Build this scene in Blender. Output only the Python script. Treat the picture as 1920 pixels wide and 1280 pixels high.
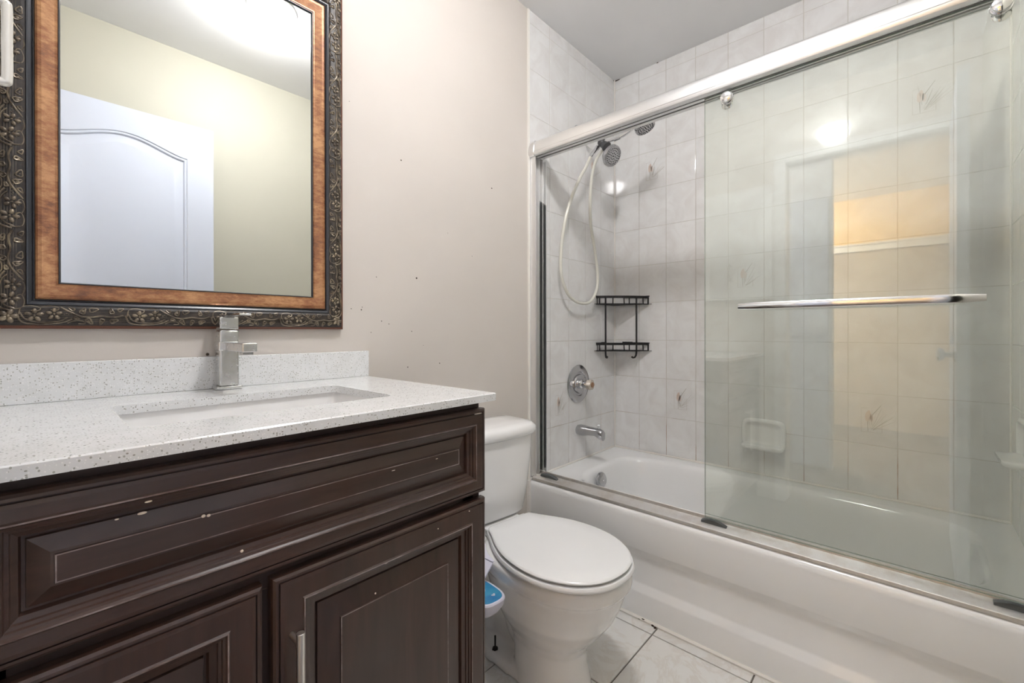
import bpy, bmesh, math, random
from mathutils import Vector, Matrix, noise
random.seed(7)
for o in list(bpy.data.objects): bpy.data.objects.remove(o)
S = bpy.context.scene
R = math.radians
D = 0.386            # height of the tub rim; wall tile rows are counted from it

# ---------------------------------------------------------------- camera, world, light, exposure
cd = bpy.data.cameras.new('camera'); cam = bpy.data.objects.new('camera', cd)
S.collection.objects.link(cam)
cam.location = (-2.2486, -1.2576, 0.6589 + D)
yaw, pit, rol = 0.7399, -0.0013, -0.0013
F = Vector((math.cos(yaw)*math.cos(pit), math.sin(yaw)*math.cos(pit), math.sin(pit)))
Rt = Vector((math.sin(yaw), -math.cos(yaw), 0)); U = Rt.cross(F)
Rr = Rt*math.cos(rol)+U*math.sin(rol); Ur = U*math.cos(rol)-Rt*math.sin(rol)
cam.rotation_euler = Matrix((Rr, Ur, -F)).transposed().to_euler()
cd.sensor_width = 36; cd.lens = 819.886/1920*36; cd.shift_y = -18.18/1920
cd.clip_start = 0.01
S.camera = cam
w = bpy.data.worlds.new('world'); S.world = w; w.use_nodes = True
w.node_tree.nodes['Background'].inputs[0].default_value = (0.9, 0.95, 1, 1)
w.node_tree.nodes['Background'].inputs[1].default_value = 0.3
S.view_settings.view_transform = 'Standard'; S.view_settings.look = 'None'
S.view_settings.gamma = 1; S.view_settings.exposure = 1.88
LAMP = (-1.53, -0.86)

def lin(r, g, b):
    f = lambda c: (c/255/12.92 if c/255 <= .04045 else ((c/255+.055)/1.055)**2.4)
    return (f(r), f(g), f(b), 1)

# ---------------------------------------------------------------- materials
def mat(name, col, rough=.5, metal=0, spec=.5, coat=0):
    m = bpy.data.materials.new(name); m.use_nodes = True
    p = m.node_tree.nodes['Principled BSDF']
    p.inputs['Base Color'].default_value = col if len(col) == 4 else (*col, 1)
    p.inputs['Roughness'].default_value = rough; p.inputs['Metallic'].default_value = metal
    p.inputs['Specular IOR Level'].default_value = spec
    p.inputs['Coat Weight'].default_value = coat; p.inputs['Coat Roughness'].default_value = .06
    return m
class NT:
    def __init__(s, m): s.t = m.node_tree; s.p = s.t.nodes['Principled BSDF']
    def n(s, ty, **k):
        x = s.t.nodes.new(ty)
        for a, b in k.items():
            if a.startswith('i_'):
                x.inputs[int(a[2:])].default_value = b
            else: setattr(x, a, b)
        return x
    def l(s, a, b): s.t.links.new(a, b)
    def coord(s, kind='Object', scale=(1, 1, 1)):
        if kind == 'World': src = s.n('ShaderNodeNewGeometry').outputs['Position']
        else: src = s.n('ShaderNodeTexCoord').outputs[kind]
        mp = s.n('ShaderNodeMapping'); mp.inputs['Scale'].default_value = scale
        s.l(src, mp.inputs[0]); return mp.outputs[0]
    def noise(s, vec, scale, detail=4, rough=.5, dist=0):
        x = s.n('ShaderNodeTexNoise'); x.inputs['Scale'].default_value = scale
        x.inputs['Detail'].default_value = detail; x.inputs['Roughness'].default_value = rough
        x.inputs['Distortion'].default_value = dist; s.l(vec, x.inputs['Vector']); return x.outputs['Fac']
    def ramp(s, fac, stops):
        x = s.n('ShaderNodeValToRGB'); e = x.color_ramp.elements
        while len(e) < len(stops): e.new(.5)
        for q, (p, c) in zip(e, stops): q.position = p; q.color = c if len(c) == 4 else (*c, 1)
        s.l(fac, x.inputs[0]); return x.outputs[0]
    def mix(s, fac, a, b, blend='MIX'):
        x = s.n('ShaderNodeMix', data_type='RGBA', blend_type=blend)
        for v, k in ((fac, 0), (a, 6), (b, 7)):
            if hasattr(v, 'is_linked') or isinstance(v, bpy.types.NodeSocket): s.l(v, x.inputs[k])
            else: x.inputs[k].default_value = v
        return x.outputs[2]
    def math(s, op, a, b=0):
        x = s.n('ShaderNodeMath', operation=op)
        for v, k in ((a, 0), (b, 1)):
            if isinstance(v, bpy.types.NodeSocket): s.l(v, x.inputs[k])
            else: x.inputs[k].default_value = v
        return x.outputs[0]
    def bump(s, h, strength, dist=.002):
        x = s.n('ShaderNodeBump'); x.inputs['Strength'].default_value = strength
        x.inputs['Distance'].default_value = dist; s.l(h, x.inputs['Height'])
        s.l(x.outputs[0], s.p.inputs['Normal'])
M = {}
def paint(key, col, var=.03):
    m = mat(key, col, .55, spec=.3); t = NT(m); c = t.coord('World')
    n = t.noise(c, 2.2, 3); d = tuple(x*(1-var*2) for x in col[:3])+(1,)
    t.l(t.ramp(n, [(.3, d), (.7, col)]), t.p.inputs[0])
    t.bump(t.noise(c, 260, 3), .06, .001); M[key] = m
paint('wall', lin(213, 206, 199)); paint('wallcream', lin(198, 195, 180)); paint('ceiling', lin(245, 245, 246))
paint('halllemon', lin(243, 205, 130)); paint('hallbeige', lin(196, 184, 170)); paint('doorwhite', lin(210, 216, 229), .01)
M['doorwhite'].node_tree.nodes['Principled BSDF'].inputs['Roughness'].default_value = .35
M['trimwhite'] = mat('trimwhite', lin(240, 240, 240), .35)
M['caulk'] = mat('caulk', lin(236, 232, 224), .45)
m = M['caulk']; t = NT(m); c = t.coord('World')
t.l(t.ramp(t.noise(c, 23, 4, .6), [(.22, lin(200, 184, 160)), (.30, lin(236, 232, 226))]), t.p.inputs[0])
M['speck'] = mat('speck', lin(70, 58, 48), .8)
M['mould'] = mat('mould', lin(58, 44, 32), .9)

# wall tile glaze: pale marbled white, tiny shade change from tile to tile
m = mat('tile_glaze', lin(224, 223, 221), .055, coat=.4); t = NT(m); c = t.coord('World')
g = t.n('ShaderNodeNewGeometry')
n1 = t.noise(c, 9, 5, .6, .8); col = t.ramp(n1, [(.32, lin(228, 226, 225)), (.62, lin(239, 239, 239))])
isl = t.ramp(g.outputs['Random Per Island'], [(0, (.95, .95, .945)), (1, (1, 1, 1))])
t.l(t.mix(1.0, col, isl, 'MULTIPLY'), t.p.inputs[0]); t.bump(t.noise(c, 7, 2), .05, .004); M['tile'] = m
# grout: off white, rusty brown in blotches low on the wall
m = mat('tile_grout', lin(226, 222, 214), .7); t = NT(m); c = t.coord('World')
n1 = t.noise(c, 4.0, 3, .7); sx = t.n('ShaderNodeSeparateXYZ'); gg = t.n('ShaderNodeNewGeometry')
t.l(gg.outputs['Position'], sx.inputs[0])
lo = t.ramp(t.math('MULTIPLY', sx.outputs['Z'], .7), [(.30, (1, 1, 1)), (.62, (.15, .15, .15))])
fac = t.math('MULTIPLY', t.ramp(n1, [(.47, (0, 0, 0)), (.62, (1, 1, 1))]), lo)
t.l(t.mix(fac, lin(208, 205, 199), lin(156, 112, 76)), t.p.inputs[0]); M['grout'] = m
M['deco_line'] = mat('deco_line', lin(192, 186, 178), .35); M['deco_dark'] = mat('deco_dark', lin(164, 158, 148), .35)
M['deco_pink'] = mat('deco_pink', lin(222, 208, 200), .3); M['deco_tan'] = mat('deco_tan', lin(216, 198, 186), .3)
# floor tile: white with faint veins
m = mat('floor_tile', lin(228, 226, 222), .18, coat=.2); t = NT(m); c = t.coord('World')
v = t.noise(c, 5, 7, .62, 1.6); col = t.ramp(v, [(.44, lin(231, 229, 225)), (.495, lin(222, 218, 212)), (.54, lin(231, 230, 227))])
t.l(col, t.p.inputs[0]); M['floor'] = m
M['floor_grout'] = mat('floor_grout', lin(112, 104, 98), .8)
M['enamel'] = mat('enamel', lin(245, 245, 245), .12, coat=.5)
M['porcelain'] = mat('porcelain', lin(244, 243, 242), .09, coat=.5)
M['seat'] = mat('seat_plastic', lin(244, 244, 244), .2, coat=.2)
M['whiteplastic'] = mat('white_plastic', lin(232, 230, 244), .3)
m = mat('blue_face', lin(40, 132, 186), .3); t = NT(m); c = t.coord('World')
t.l(t.ramp(t.noise(c, 16, 3), [(.35, lin(32, 118, 180)), (.65, lin(72, 164, 200))]), t.p.inputs[0]); M['blue'] = m
M['chrome'] = mat('chrome', (.80, .80, .81), .07, 1)
m = mat('worn_chrome', (.72, .72, .71), .14, 1); t = NT(m); c = t.coord('Object')
t.l(t.ramp(t.noise(c, 60, 4, .7), [(.35, (.10,)*3), (.7, (.32,)*3)]), t.p.inputs['Roughness']); M['wchrome'] = m
M['dullchrome'] = mat('dull_chrome', (.50, .50, .515), .16, 1)
M['alu'] = mat('satin_aluminium', (.90, .90, .90), .30, 1)
m = mat('track_metal', (.74, .73, .71), .24, 1); t = NT(m); c = t.coord('World')
t.l(t.ramp(t.noise(c, 14, 5, .7), [(.34, lin(214, 208, 202)), (.56, lin(228, 226, 224))]), t.p.inputs[0])
t.l(t.ramp(t.noise(c, 30, 4, .7), [(.3, (.40,)*3), (.7, (.52,)*3)]), t.p.inputs['Roughness']); M['track'] = m
M['rubber'] = mat('dark_rubber', lin(72, 72, 74), .4)
M['guide'] = mat('grey_guide', lin(92, 95, 96), .35)
M['nickel'] = mat('brushed_nickel', (.80, .78, .75), .28, 1)
M['pearl'] = mat('pearl_handle', lin(226, 222, 214), .25, .35)
M['hose'] = mat('hose_vinyl', lin(228, 226, 216), .22, .1)
M['black'] = mat('black_metal', lin(24, 23, 26), .35)
M['darkbolt'] = mat('dark_bolt', lin(34, 28, 26), .5, .4)
M['acrylic'] = mat('acrylic_knob', lin(206, 196, 184), .12, .2)
M['copperdot'] = mat('copper_dot', lin(150, 112, 84), .3, .6)
M['mirror'] = mat('mirror_silver', (.80, .815, .805), 0.0, 1)
# dark stained wood
m = mat('dark_wood', lin(66, 46, 40), .32, coat=.25); t = NT(m)
c = t.coord('World', (3, 3, 26)); n1 = t.noise(c, 1.6, 5, .6, .6); c2 = t.coord('World'); n2 = t.noise(c2, 3.5, 3, .55)
col = t.ramp(n1, [(.3, lin(60, 41, 34)), (.7, lin(80, 57, 48))])
col = t.mix(t.ramp(n2, [(.42, (0,)*3), (.68, (.7,)*3)]), col, lin(70, 62, 60))
t.l(col, t.p.inputs[0]); t.bump(n1, .05, .001); M['wood'] = m
m = mat('dark_wood_upright', lin(66, 46, 40), .32, coat=.25); t = NT(m)
c = t.coord('World', (22, 22, 2.4)); n1 = t.noise(c, 1.6, 5, .6, .6); c2 = t.coord('World'); n2 = t.noise(c2, 3.5, 3, .55)
col = t.ramp(n1, [(.3, lin(57, 40, 33)), (.7, lin(76, 54, 46))])
col = t.mix(t.ramp(n2, [(.45, (0,)*3), (.7, (.6,)*3)]), col, lin(66, 57, 54))
t.l(col, t.p.inputs[0]); M['woodv'] = m
M['carcass'] = mat('carcass_wood', lin(50, 34, 30), .5)
m = mat('worn_edge', lin(120, 104, 100), .4); t = NT(m); c = t.coord('World', (2.2, 2.2, 4))
t.l(t.ramp(t.noise(c, 6, 4, .7), [(.36, lin(96, 74, 66)), (.58, lin(150, 136, 134)), (.80, lin(196, 186, 184))]), t.p.inputs[0]); M['worn'] = m
M['chip'] = mat('bare_chip', lin(236, 222, 208), .6)
# quartz
m = mat('quartz', lin(222, 221, 216), .18, coat=.25); t = NT(m); c = t.coord('World')
def specks(scale, thr, sel, stretch=(1, 1, 1)):
    mp = t.coord('World', stretch)
    v = t.n('ShaderNodeTexVoronoi'); v.inputs['Scale'].default_value = scale; t.l(mp, v.inputs['Vector'])
    a = t.math('LESS_THAN', v.outputs['Distance'], thr)
    s = t.n('ShaderNodeSeparateColor'); t.l(v.outputs['Color'], s.inputs[0])
    return t.math('MULTIPLY', a, t.math('GREATER_THAN', s.outputs[0], sel)), s.outputs[1]
f1, r1 = specks(250, .27, .45, (1, 1, .8)); f2, r2 = specks(150, .19, .66, (1, .7, 1.4)); f3, r3 = specks(330, .26, .5)
col = t.ramp(t.noise(c, 30, 4), [(.35, lin(226, 227, 227)), (.7, lin(234, 235, 236))])
col = t.mix(f3, col, lin(250, 250, 250)); col = t.mix(f1, col, t.ramp(r1, [(0, lin(150, 152, 146)), (1, lin(196, 196, 190))]))
col = t.mix(f2, col, t.ramp(r2, [(0, lin(112, 112, 106)), (1, lin(172, 170, 162))]))
t.l(col, t.p.inputs[0]); M['quartz'] = m
# mirror frame
m = mat('carved_bronze', lin(58, 50, 44), .32, .45); t = NT(m); c = t.coord('World')
t.l(t.ramp(t.noise(c, 40, 4, .6), [(.32, lin(80, 70, 62)), (.55, lin(134, 122, 106)), (.8, lin(178, 164, 136))]), t.p.inputs[0]); M['carved'] = m
m = mat('carved_ground', lin(40, 34, 32), .45); t = NT(m); c = t.coord('World')
wv = t.n('ShaderNodeTexNoise'); t.l(t.ramp(t.noise(c, 55, 4, .7), [(.35, lin(30, 26, 25)), (.75, lin(66, 56, 50))]), t.p.inputs[0]); M['ground'] = m
M['cove'] = mat('black_cove', lin(50, 52, 58), .28)
m = mat('copper_leaf', lin(178, 112, 66), .34, .3); t = NT(m); c = t.coord('World')
a = t.noise(t.coord('World', (1.3, 1.3, 3)), 34, 6, .8, .2); b = t.noise(c, 9, 4, .6, .4)
col = t.ramp(t.math('ADD', t.math('MULTIPLY', a, .55), t.math('MULTIPLY', b, .45)), [(.38, lin(100, 62, 44)), (.48, lin(140, 92, 60)), (.60, lin(180, 134, 92))])
t.l(col, t.p.inputs[0]); t.bump(a, .12, .001); M['copper'] = m
M['redwood'] = mat('red_brown_edge', lin(104, 58, 38), .4)
# glass: thin tinted sheet, angle dependent mirror part computed from the view angle (both faces)
def glassmat(name, tint, film):
    m = bpy.data.materials.new(name); m.use_nodes = True; nt = m.node_tree; nt.nodes.clear(); t = NT.__new__(NT); t.t = nt
    out = t.n('ShaderNodeOutputMaterial'); g = t.n('ShaderNodeNewGeometry')
    dp = t.n('ShaderNodeVectorMath', operation='DOT_PRODUCT'); t.l(g.outputs['Incoming'], dp.inputs[0]); t.l(g.outputs['Normal'], dp.inputs[1])
    cc = t.math('ABSOLUTE', dp.outputs['Value']); om = t.math('SUBTRACT', 1, cc); p5 = t.math('POWER', om, 5)
    fr = t.math('ADD', t.math('MULTIPLY', p5, .94), .06)
    tr = t.n('ShaderNodeBsdfTransparent'); tr.inputs[0].default_value = tint
    gl = t.n('ShaderNodeBsdfGlossy'); gl.inputs['Roughness'].default_value = 0.0; gl.inputs[0].default_value = (1, 1, 1, 1)
    df = t.n('ShaderNodeBsdfDiffuse'); df.inputs[0].default_value = lin(226, 228, 222)
    m1 = t.n('ShaderNodeMixShader'); m1.inputs[0].default_value = film; t.l(tr.outputs[0], m1.inputs[1]); t.l(df.outputs[0], m1.inputs[2])
    m2 = t.n('ShaderNodeMixShader'); t.l(fr, m2.inputs[0]); t.l(m1.outputs[0], m2.inputs[1]); t.l(gl.outputs[0], m2.inputs[2])
    t.l(m2.outputs[0], out.inputs[0]); return m
M['glass'] = glassmat('shower_glass', (.978, .989, .975, 1), .05)
M['glass_edge'] = mat('glass_edge', lin(126, 140, 130), .2)
def emit(name, col, s):
    m = mat(name, col, .4); p = m.node_tree.nodes['Principled BSDF']
    p.inputs['Emission Color'].default_value = col; p.inputs['Emission Strength'].default_value = s; return m
M['dome'] = emit('lamp_glass', (.99, .98, .98, 1), 46.0)
M['addedwarm'] = emit('added_warm_glow', (1.0, .88, .70, 1), 95.0)
M['addedcool'] = emit('added_cool_glow', (.90, .94, 1.0, 1), 55.0)

# ---------------------------------------------------------------- mesh builder
ORG = {}
class B:
    def __init__(s): s.v = []; s.f = []; s.m = []
    def add(s, vs, fs, m=0):
        o = len(s.v); s.v += [tuple(x) for x in vs]; s.f += [tuple(i+o for i in f) for f in fs]; s.m += [m]*len(fs)
    def box(s, x0, x1, y0, y1, z0, z1, m=0):
        if x0 > x1: x0, x1 = x1, x0
        if y0 > y1: y0, y1 = y1, y0
        vs = [(x, y, z) for z in (z0, z1) for y in (y0, y1) for x in (x0, x1)]
        s.add(vs, [(0, 2, 3, 1), (4, 5, 7, 6), (0, 1, 5, 4), (2, 6, 7, 3), (0, 4, 6, 2), (1, 3, 7, 5)], m)
    def loft(s, rings, m=0, closed=True, cap0=True, cap1=True):
        n = len(rings[0]); vs = [p for r in rings for p in r]; fs = []
        for i in range(len(rings)-1):
            for j in range(n if closed else n-1):
                k = (j+1) % n; fs.append((i*n+j, i*n+k, (i+1)*n+k, (i+1)*n+j))
        if cap0 and closed: fs.append(tuple(range(n-1, -1, -1)))
        if cap1 and closed: fs.append(tuple((len(rings)-1)*n+j for j in range(n)))
        s.add(vs, fs, m)
    def tube(s, pts, r, n=10, m=0, closed=False, flat=1.0):
        P = [Vector(p) for p in pts]; N = len(P)
        rr = r if isinstance(r, (list, tuple)) else [r]*N
        T = []
        for i in range(N):
            a = P[(i-1) % N] if (closed or i > 0) else P[i]; b = P[(i+1) % N] if (closed or i < N-1) else P[i]
            T.append((b-a).normalized())
        u = T[0].orthogonal().normalized(); rings = []
        for i in range(N):
            u = (u - T[i]*u.dot(T[i])).normalized(); v = T[i].cross(u)
            rings.append([P[i]+(u*math.cos(2*math.pi*k/n)+v*math.sin(2*math.pi*k/n)*flat)*rr[i] for k in range(n)])
        if closed: rings.append(rings[0])
        s.loft(rings, m, True, not closed, not closed)
    def cyl(s, a, b, r, r2=None, n=24, m=0): s.tube([a, b], [r, r if r2 is None else r2], n, m)
    def lathe(s, prof, c, axis, n=36, m=0):
        ax = Vector(axis).normalized(); u = ax.orthogonal().normalized(); v = ax.cross(u); c = Vector(c)
        s.loft([[c+ax*h+(u*math.cos(2*math.pi*k/n)+v*math.sin(2*math.pi*k/n))*max(r, 1e-5) for k in range(n)] for r, h in prof], m)
    def ell(s, c, rx, ry, rz, rot=None, nu=10, nv=6, m=0):
        c = Vector(c); Q = rot or Matrix.Identity(3); rings = []
        for i in range(nv+1):
            ph = math.pi*(i/nv-.5); rr = max(math.cos(ph), 1e-4)
            rings.append([c+Q@Vector((rx*rr*math.cos(2*math.pi*k/nu), ry*rr*math.sin(2*math.pi*k/nu), rz*math.sin(ph))) for k in range(nu)])
        s.loft(rings, m)
    def build(s, name, mats, parent=None, smooth=True, ang=35, bevel=0, seg=2, local=False):
        me = bpy.data.meshes.new(name)
        if isinstance(mats, str): mats = [mats]
        if local: o0 = Vector((0, 0, 0))
        elif parent is not None: o0 = ORG[parent.name]
        else:
            xs = [v[0] for v in s.v]; ys = [v[1] for v in s.v]; zs = [v[2] for v in s.v]
            o0 = Vector(((min(xs)+max(xs))/2, (min(ys)+max(ys))/2, min(zs)))
        me.from_pydata([(v[0]-o0.x, v[1]-o0.y, v[2]-o0.z) for v in s.v], [], s.f)
        for k in mats: me.materials.append(M[k])
        me.polygons.foreach_set('material_index', s.m)
        bm = bmesh.new(); bm.from_mesh(me); bmesh.ops.recalc_face_normals(bm, faces=bm.faces); bm.to_mesh(me); bm.free()
        if smooth:
            me.polygons.foreach_set('use_smooth', [True]*len(me.polygons)); me.set_sharp_from_angle(angle=R(ang))
        me.update(); o = bpy.data.objects.new(name, me); S.collection.objects.link(o)
        if parent is not None: o.parent = parent
        else: o.location = o0
        ORG[o.name] = o0 if parent is None or local else ORG[parent.name]
        if parent is not None and not local: ORG[o.name] = ORG[parent.name]
        if bevel:
            b = o.modifiers.new('bevel', 'BEVEL'); b.width = bevel; b.segments = seg; b.limit_method = 'ANGLE'; b.angle_limit = R(40)
            b.harden_normals = False
        return o
def thing(name, label, cat, loc, rz=0, group=None):
    o = bpy.data.objects.new(name, None); S.collection.objects.link(o); o.location = loc; o.rotation_euler = (0, 0, rz)
    o.empty_display_size = .05; ORG[o.name] = Vector(loc); return tag(o, label, cat, group)
def tag(o, label, cat, group=None):
    o['label'] = label; o['category'] = cat
    if group: o['group'] = group
    return o
def struct(o): o['kind'] = 'structure'; return o

CEIL = 2.476; YB = -1.515; XL = -2.335
# ---------------------------------------------------------------- room shell
b = B()
b.box(XL-.06, .1, 0, .1, -.05, CEIL+.02)
specks_ = [(-1.563, .726, .0022), (-1.56, .734, .0014), (-1.596, .728, .0016), (-1.493, .692, .0018), (-1.466, .683, .0016), (-1.53, .656, .0014),
  (-1.378, .659, .0018), (-1.394, .538, .0022), (-1.259, .544, .0022), (-1.419, 1.23, .0026), (-1.358, .842, .0034), (-1.964, .604, .0036), (-.992, 1.239, .003), (-1.511, .832, .0016),
  (-1.601, 1.356, .0012), (-1.10, .95, .0014), (-1.22, 1.02, .0012), (-1.33, .61, .0011)]
for x, z, r in specks_:
    b.lathe([(0, 0), (r, 0), (r*.7, .0004), (0, .0004)], (x, 0, z+D), (0, -1, 0), 8, 1)
wall_back = struct(b.build('wall_back', ['wall', 'speck'], smooth=False))
b = B(); b.box(.004, .1, YB-.1, .02, -.05, CEIL+.02); wall_right = struct(b.build('wall_right', 'grout', smooth=False))
b = B(); b.box(XL-.06, .1, YB-.1, YB, -.05, CEIL+.02); wall_front = struct(b.build('wall_front', 'wallcream', smooth=False))
DY0, DY1, DH = -1.41, -.69, 2.07     # doorway in the left wall
b = B(); b.box(XL-.1, XL, YB, DY0-.02, 0, CEIL); b.box(XL-.1, XL, DY1+.02, 0, 0, CEIL); b.box(XL-.1, XL, DY0-.02, DY1+.02, DH+.02, CEIL)
wall_left = struct(b.build('wall_left', 'wall', smooth=False))
b = B()   # door lining and casing
b.box(XL-.105, XL+.004, DY0-.02, DY0, 0, DH); b.box(XL-.105, XL+.004, DY1, DY1+.02, 0, DH); b.box(XL-.105, XL+.004, DY0-.02, DY1+.02, DH, DH+.02)
for X in ((XL, XL+.012), (XL-.115, XL-.1)):
    b.box(X[0], X[1], DY1, DY1+.06, 0, DH+.06); b.box(X[0], X[1], DY0-.06, DY0, 0, DH+.06); b.box(X[0], X[1], DY0, DY1, DH, DH+.06)
struct(b.build('trim_1', 'trimwhite', smooth=False, bevel=.003))
# hall beyond the doorway
HX = -5.25
b = B(); b.box(HX-.1, HX, -2.6, 1.2, 1.98, CEIL); struct(b.build('wall_hall_end', 'halllemon', smooth=False))
b = B(); b.box(HX-.1, HX, -2.6, 1.2, 0, 1.90); struct(b.build('wall_hall_lower', 'hallbeige', smooth=False))
b = B(); b.box(HX-.1, HX+.02, -2.6, 1.2, 1.90, 1.98); b.box(HX, HX+.035, -2.6, 1.2, 1.965, 1.985); struct(b.build('trim_2', 'trimwhite', smooth=False, bevel=.004))
b = B(); b.box(HX, XL-.1, -2.7, -2.6, 0, CEIL); struct(b.build('wall_hall_near', 'hallbeige', smooth=False))
b = B(); b.box(HX, XL-.1, 1.2, 1.3, 0, CEIL); struct(b.build('wall_hall_far', 'hallbeige', smooth=False))
b = B(); b.box(XL-.1, XL-.05, -2.6, YB-.0, 0, CEIL); b.box(XL-.1, XL-.05, 0, 1.2, 0, CEIL); struct(b.build('wall_hall_side', 'hallbeige', smooth=False))
b = B(); b.box(-3.35, -3.25, -.82, 1.2, 0, CEIL); struct(b.build('wall_hall_corner', 'ceiling', smooth=False))
b = B(); b.box(HX-.1, .1, -2.7, 1.3, -.06, -.004)
struct(b.build('floor', 'floor_grout', smooth=False)); fl = bpy.data.objects['floor']
b = B()  # floor tiles, 305 mm, grid measured from the tub
for i in range(-9, 4):
    for j in range(-3, 5):
        x1 = -.813-.305*i+.305; x0 = x1-.305; y1 = -.598+.3075*j; y0 = y1-.3075; g_ = .0022
        if i < -2 or x0 < -2.5 and False: continue
        x1 = min(x1, 0)
        b.add([(x0+g_, y0+g_, -.001), (x1-g_, y0+g_, -.001), (x1-g_, y1-g_, -.001), (x0+g_, y1-g_, -.001),
               (x0+g_+.001, y0+g_+.001, 0), (x1-g_-.001, y0+g_+.001, 0), (x1-g_-.001, y1-g_-.001, 0), (x0+g_+.001, y1-g_-.001, 0)],
              [(4, 5, 6, 7), (0, 1, 5, 4), (1, 2, 6, 5), (2, 3, 7, 6), (3, 0, 4, 7)])
        b.add([(x0+g_, y0+g_, -.004), (x1-g_, y0+g_, -.004), (x1-g_, y1-g_, -.004), (x0+g_, y1-g_, -.004), (x0+g_, y0+g_, -.001), (x1-g_, y0+g_, -.001), (x1-g_, y1-g_, -.001), (x0+g_, y1-g_, -.001)],
              [(0, 1, 5, 4), (1, 2, 6, 5), (2, 3, 7, 6), (3, 0, 4, 7)])
for i in range(-9, 4): pass
b2 = B()
o = b.build('floor_tiles', 'floor', fl, smooth=False)
b = B(); b.box(HX-.1, .1, -2.7, 1.3, CEIL, CEIL+.1); struct(b.build('ceiling', 'ceiling', smooth=False))

# ---------------------------------------------------------------- tub surround tiles
TW, TH = .1524, .2032
def tiles(name, parent, u0, u1, P, deco, base=True):
    """u runs along the wall from the corner, P maps (u, v, out) to the room"""
    b = B(); g_ = .0014; ch = .0012; T = .004
    if base:
        b.add([P(u0, D-.02, .0002), P(u1, D-.02, .0002), P(u1, CEIL, .0002), P(u0, CEIL, .0002)], [(0, 1, 2, 3)], 1)
        b.add([P(u1, D-.36, 0), P(u1, D-.36, T-.0015), P(u1, CEIL, T-.0015), P(u1, CEIL, 0)], [(0, 1, 2, 3)], 1)
        b.add([P(u0, D-.02, T-.0012), P(u1, D-.02, T-.0012), P(u1, CEIL, T-.0012), P(u0, CEIL, T-.0012)], [(0, 1, 2, 3)], 1)
    nc = int(math.ceil((u1-u0)/TW-.02)); rnd = random.Random(len(name))
    for i in range(nc):
        for j in range(0, 11):
            a0 = u0+i*TW+g_; a1 = min(u0+(i+1)*TW, u1)-g_
            z0 = D+j*TH+g_; z1 = min(D+(j+1)*TH, CEIL)-g_*.5
            if a1-a0 < .01 or z1-z0 < .01: continue
            tl = [rnd.uniform(-.00011, .00011) for _ in range(3)]; tl.append(tl[0]+tl[2]-tl[1])
            C_ = [(a0, z0), (a1, z0), (a1, z1), (a0, z1)]; I_ = [(a0+ch, z0+ch), (a1-ch, z0+ch), (a1-ch, z1-ch), (a0+ch, z1-ch)]
            vs = [P(x, y, T-.0016) for x, y in C_]+[P(x, y, T-.0004+tl[k]) for k, (x, y) in enumerate(C_)]+[P(x, y, T+tl[k]) for k, (x, y) in enumerate(I_)]
            fs = [(8, 9, 10, 11)]
            for k in range(4):
                q = (k+1) % 4; fs += [(k, q, 4+q, 4+k), (4+k, 4+q, 8+q, 8+k)]
            b.add(vs, fs, 0)
    # printed tulips
    for (ci, rj, flip) in deco:
        ox = u0+ci*TW+(TW if flip else 0); oz = D+rj*TH; sg = -1 if flip else 1
        def Q(u, v, o_=T+.0003): return P(ox+sg*u, oz+v, o_)
        def line(p, q, wd, m):
            dx, dz = q[0]-p[0], q[1]-p[1]; L = math.hypot(dx, dz) or 1; nx, nz = -dz/L*wd/2, dx/L*wd/2
            b.add([Q(p[0]-nx, p[1]-nz), Q(p[0]+nx, p[1]+nz), Q(q[0]+nx*.5, q[1]+nz*.5), Q(q[0]-nx*.5, q[1]-nz*.5)], [(0, 1, 2, 3)], m)
        x0, x1, z0, z1 = .042, .106, .052, .146
        for p, q in [((x0, z0), (x0, z1)), ((x0, z0), (x1, z0)), ((x1, z0), (x1, z1-.035)), ((x0, z1), (x0+.025, z1+.002))]: line(p, q, .0014, 2)
        for cx_, cz_, ru, rv, m_ in [(.064, .115, .010, .021, 4), (.060, .112, .006, .018, 5), (.074, .108, .006, .016, 4), (.066, .128, .005, .011, 5)]:
            n = 14; b.add([Q(cx_+ru*math.cos(2*math.pi*k/n), cz_+rv*math.sin(2*math.pi*k/n), T+.0003+(.0001 if m_ == 5 else 0)) for k in range(n)], [tuple(range(n))], m_)
        line((.062, .096), (.063, .054), .0024, 3); line((.076, .120), (.104, .162), .0026, 3)
        rr = random.Random(ci*7+rj)
        for k in range(15):
            a = R(rr.uniform(28, 100)); l0 = rr.uniform(.004, .03); l1 = l0+rr.uniform(.03, .085)
            line((.072+math.cos(a)*l0, .056+math.sin(a)*l0), (.072+math.cos(a)*l1, .056+math.sin(a)*l1*.95), .0012, 2 if k % 3 else 3)
    return b.build(name, ['tile', 'grout', 'deco_line', 'deco_dark', 'deco_pink', 'deco_tan'], parent, smooth=False)
tiles('tile_surround', wall_right, 0, 1.512, lambda u, v, o: (.004-o, -u, v), [(1, 7, 0), (2, 1, 0), (8, 7, 0), (4, 4, 0), (7, 1, 0)])
tiles('tile_surround', wall_back, 0, .758, lambda u, v, o: (-u, -o, v), [(3, 1, 1), (4, 3, 1), (1, 7, 1)])
tiles('tile_surround', wall_front, 0, .758, lambda u, v, o: (-u, YB+o, v), [(2, 5, 0)])
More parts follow.
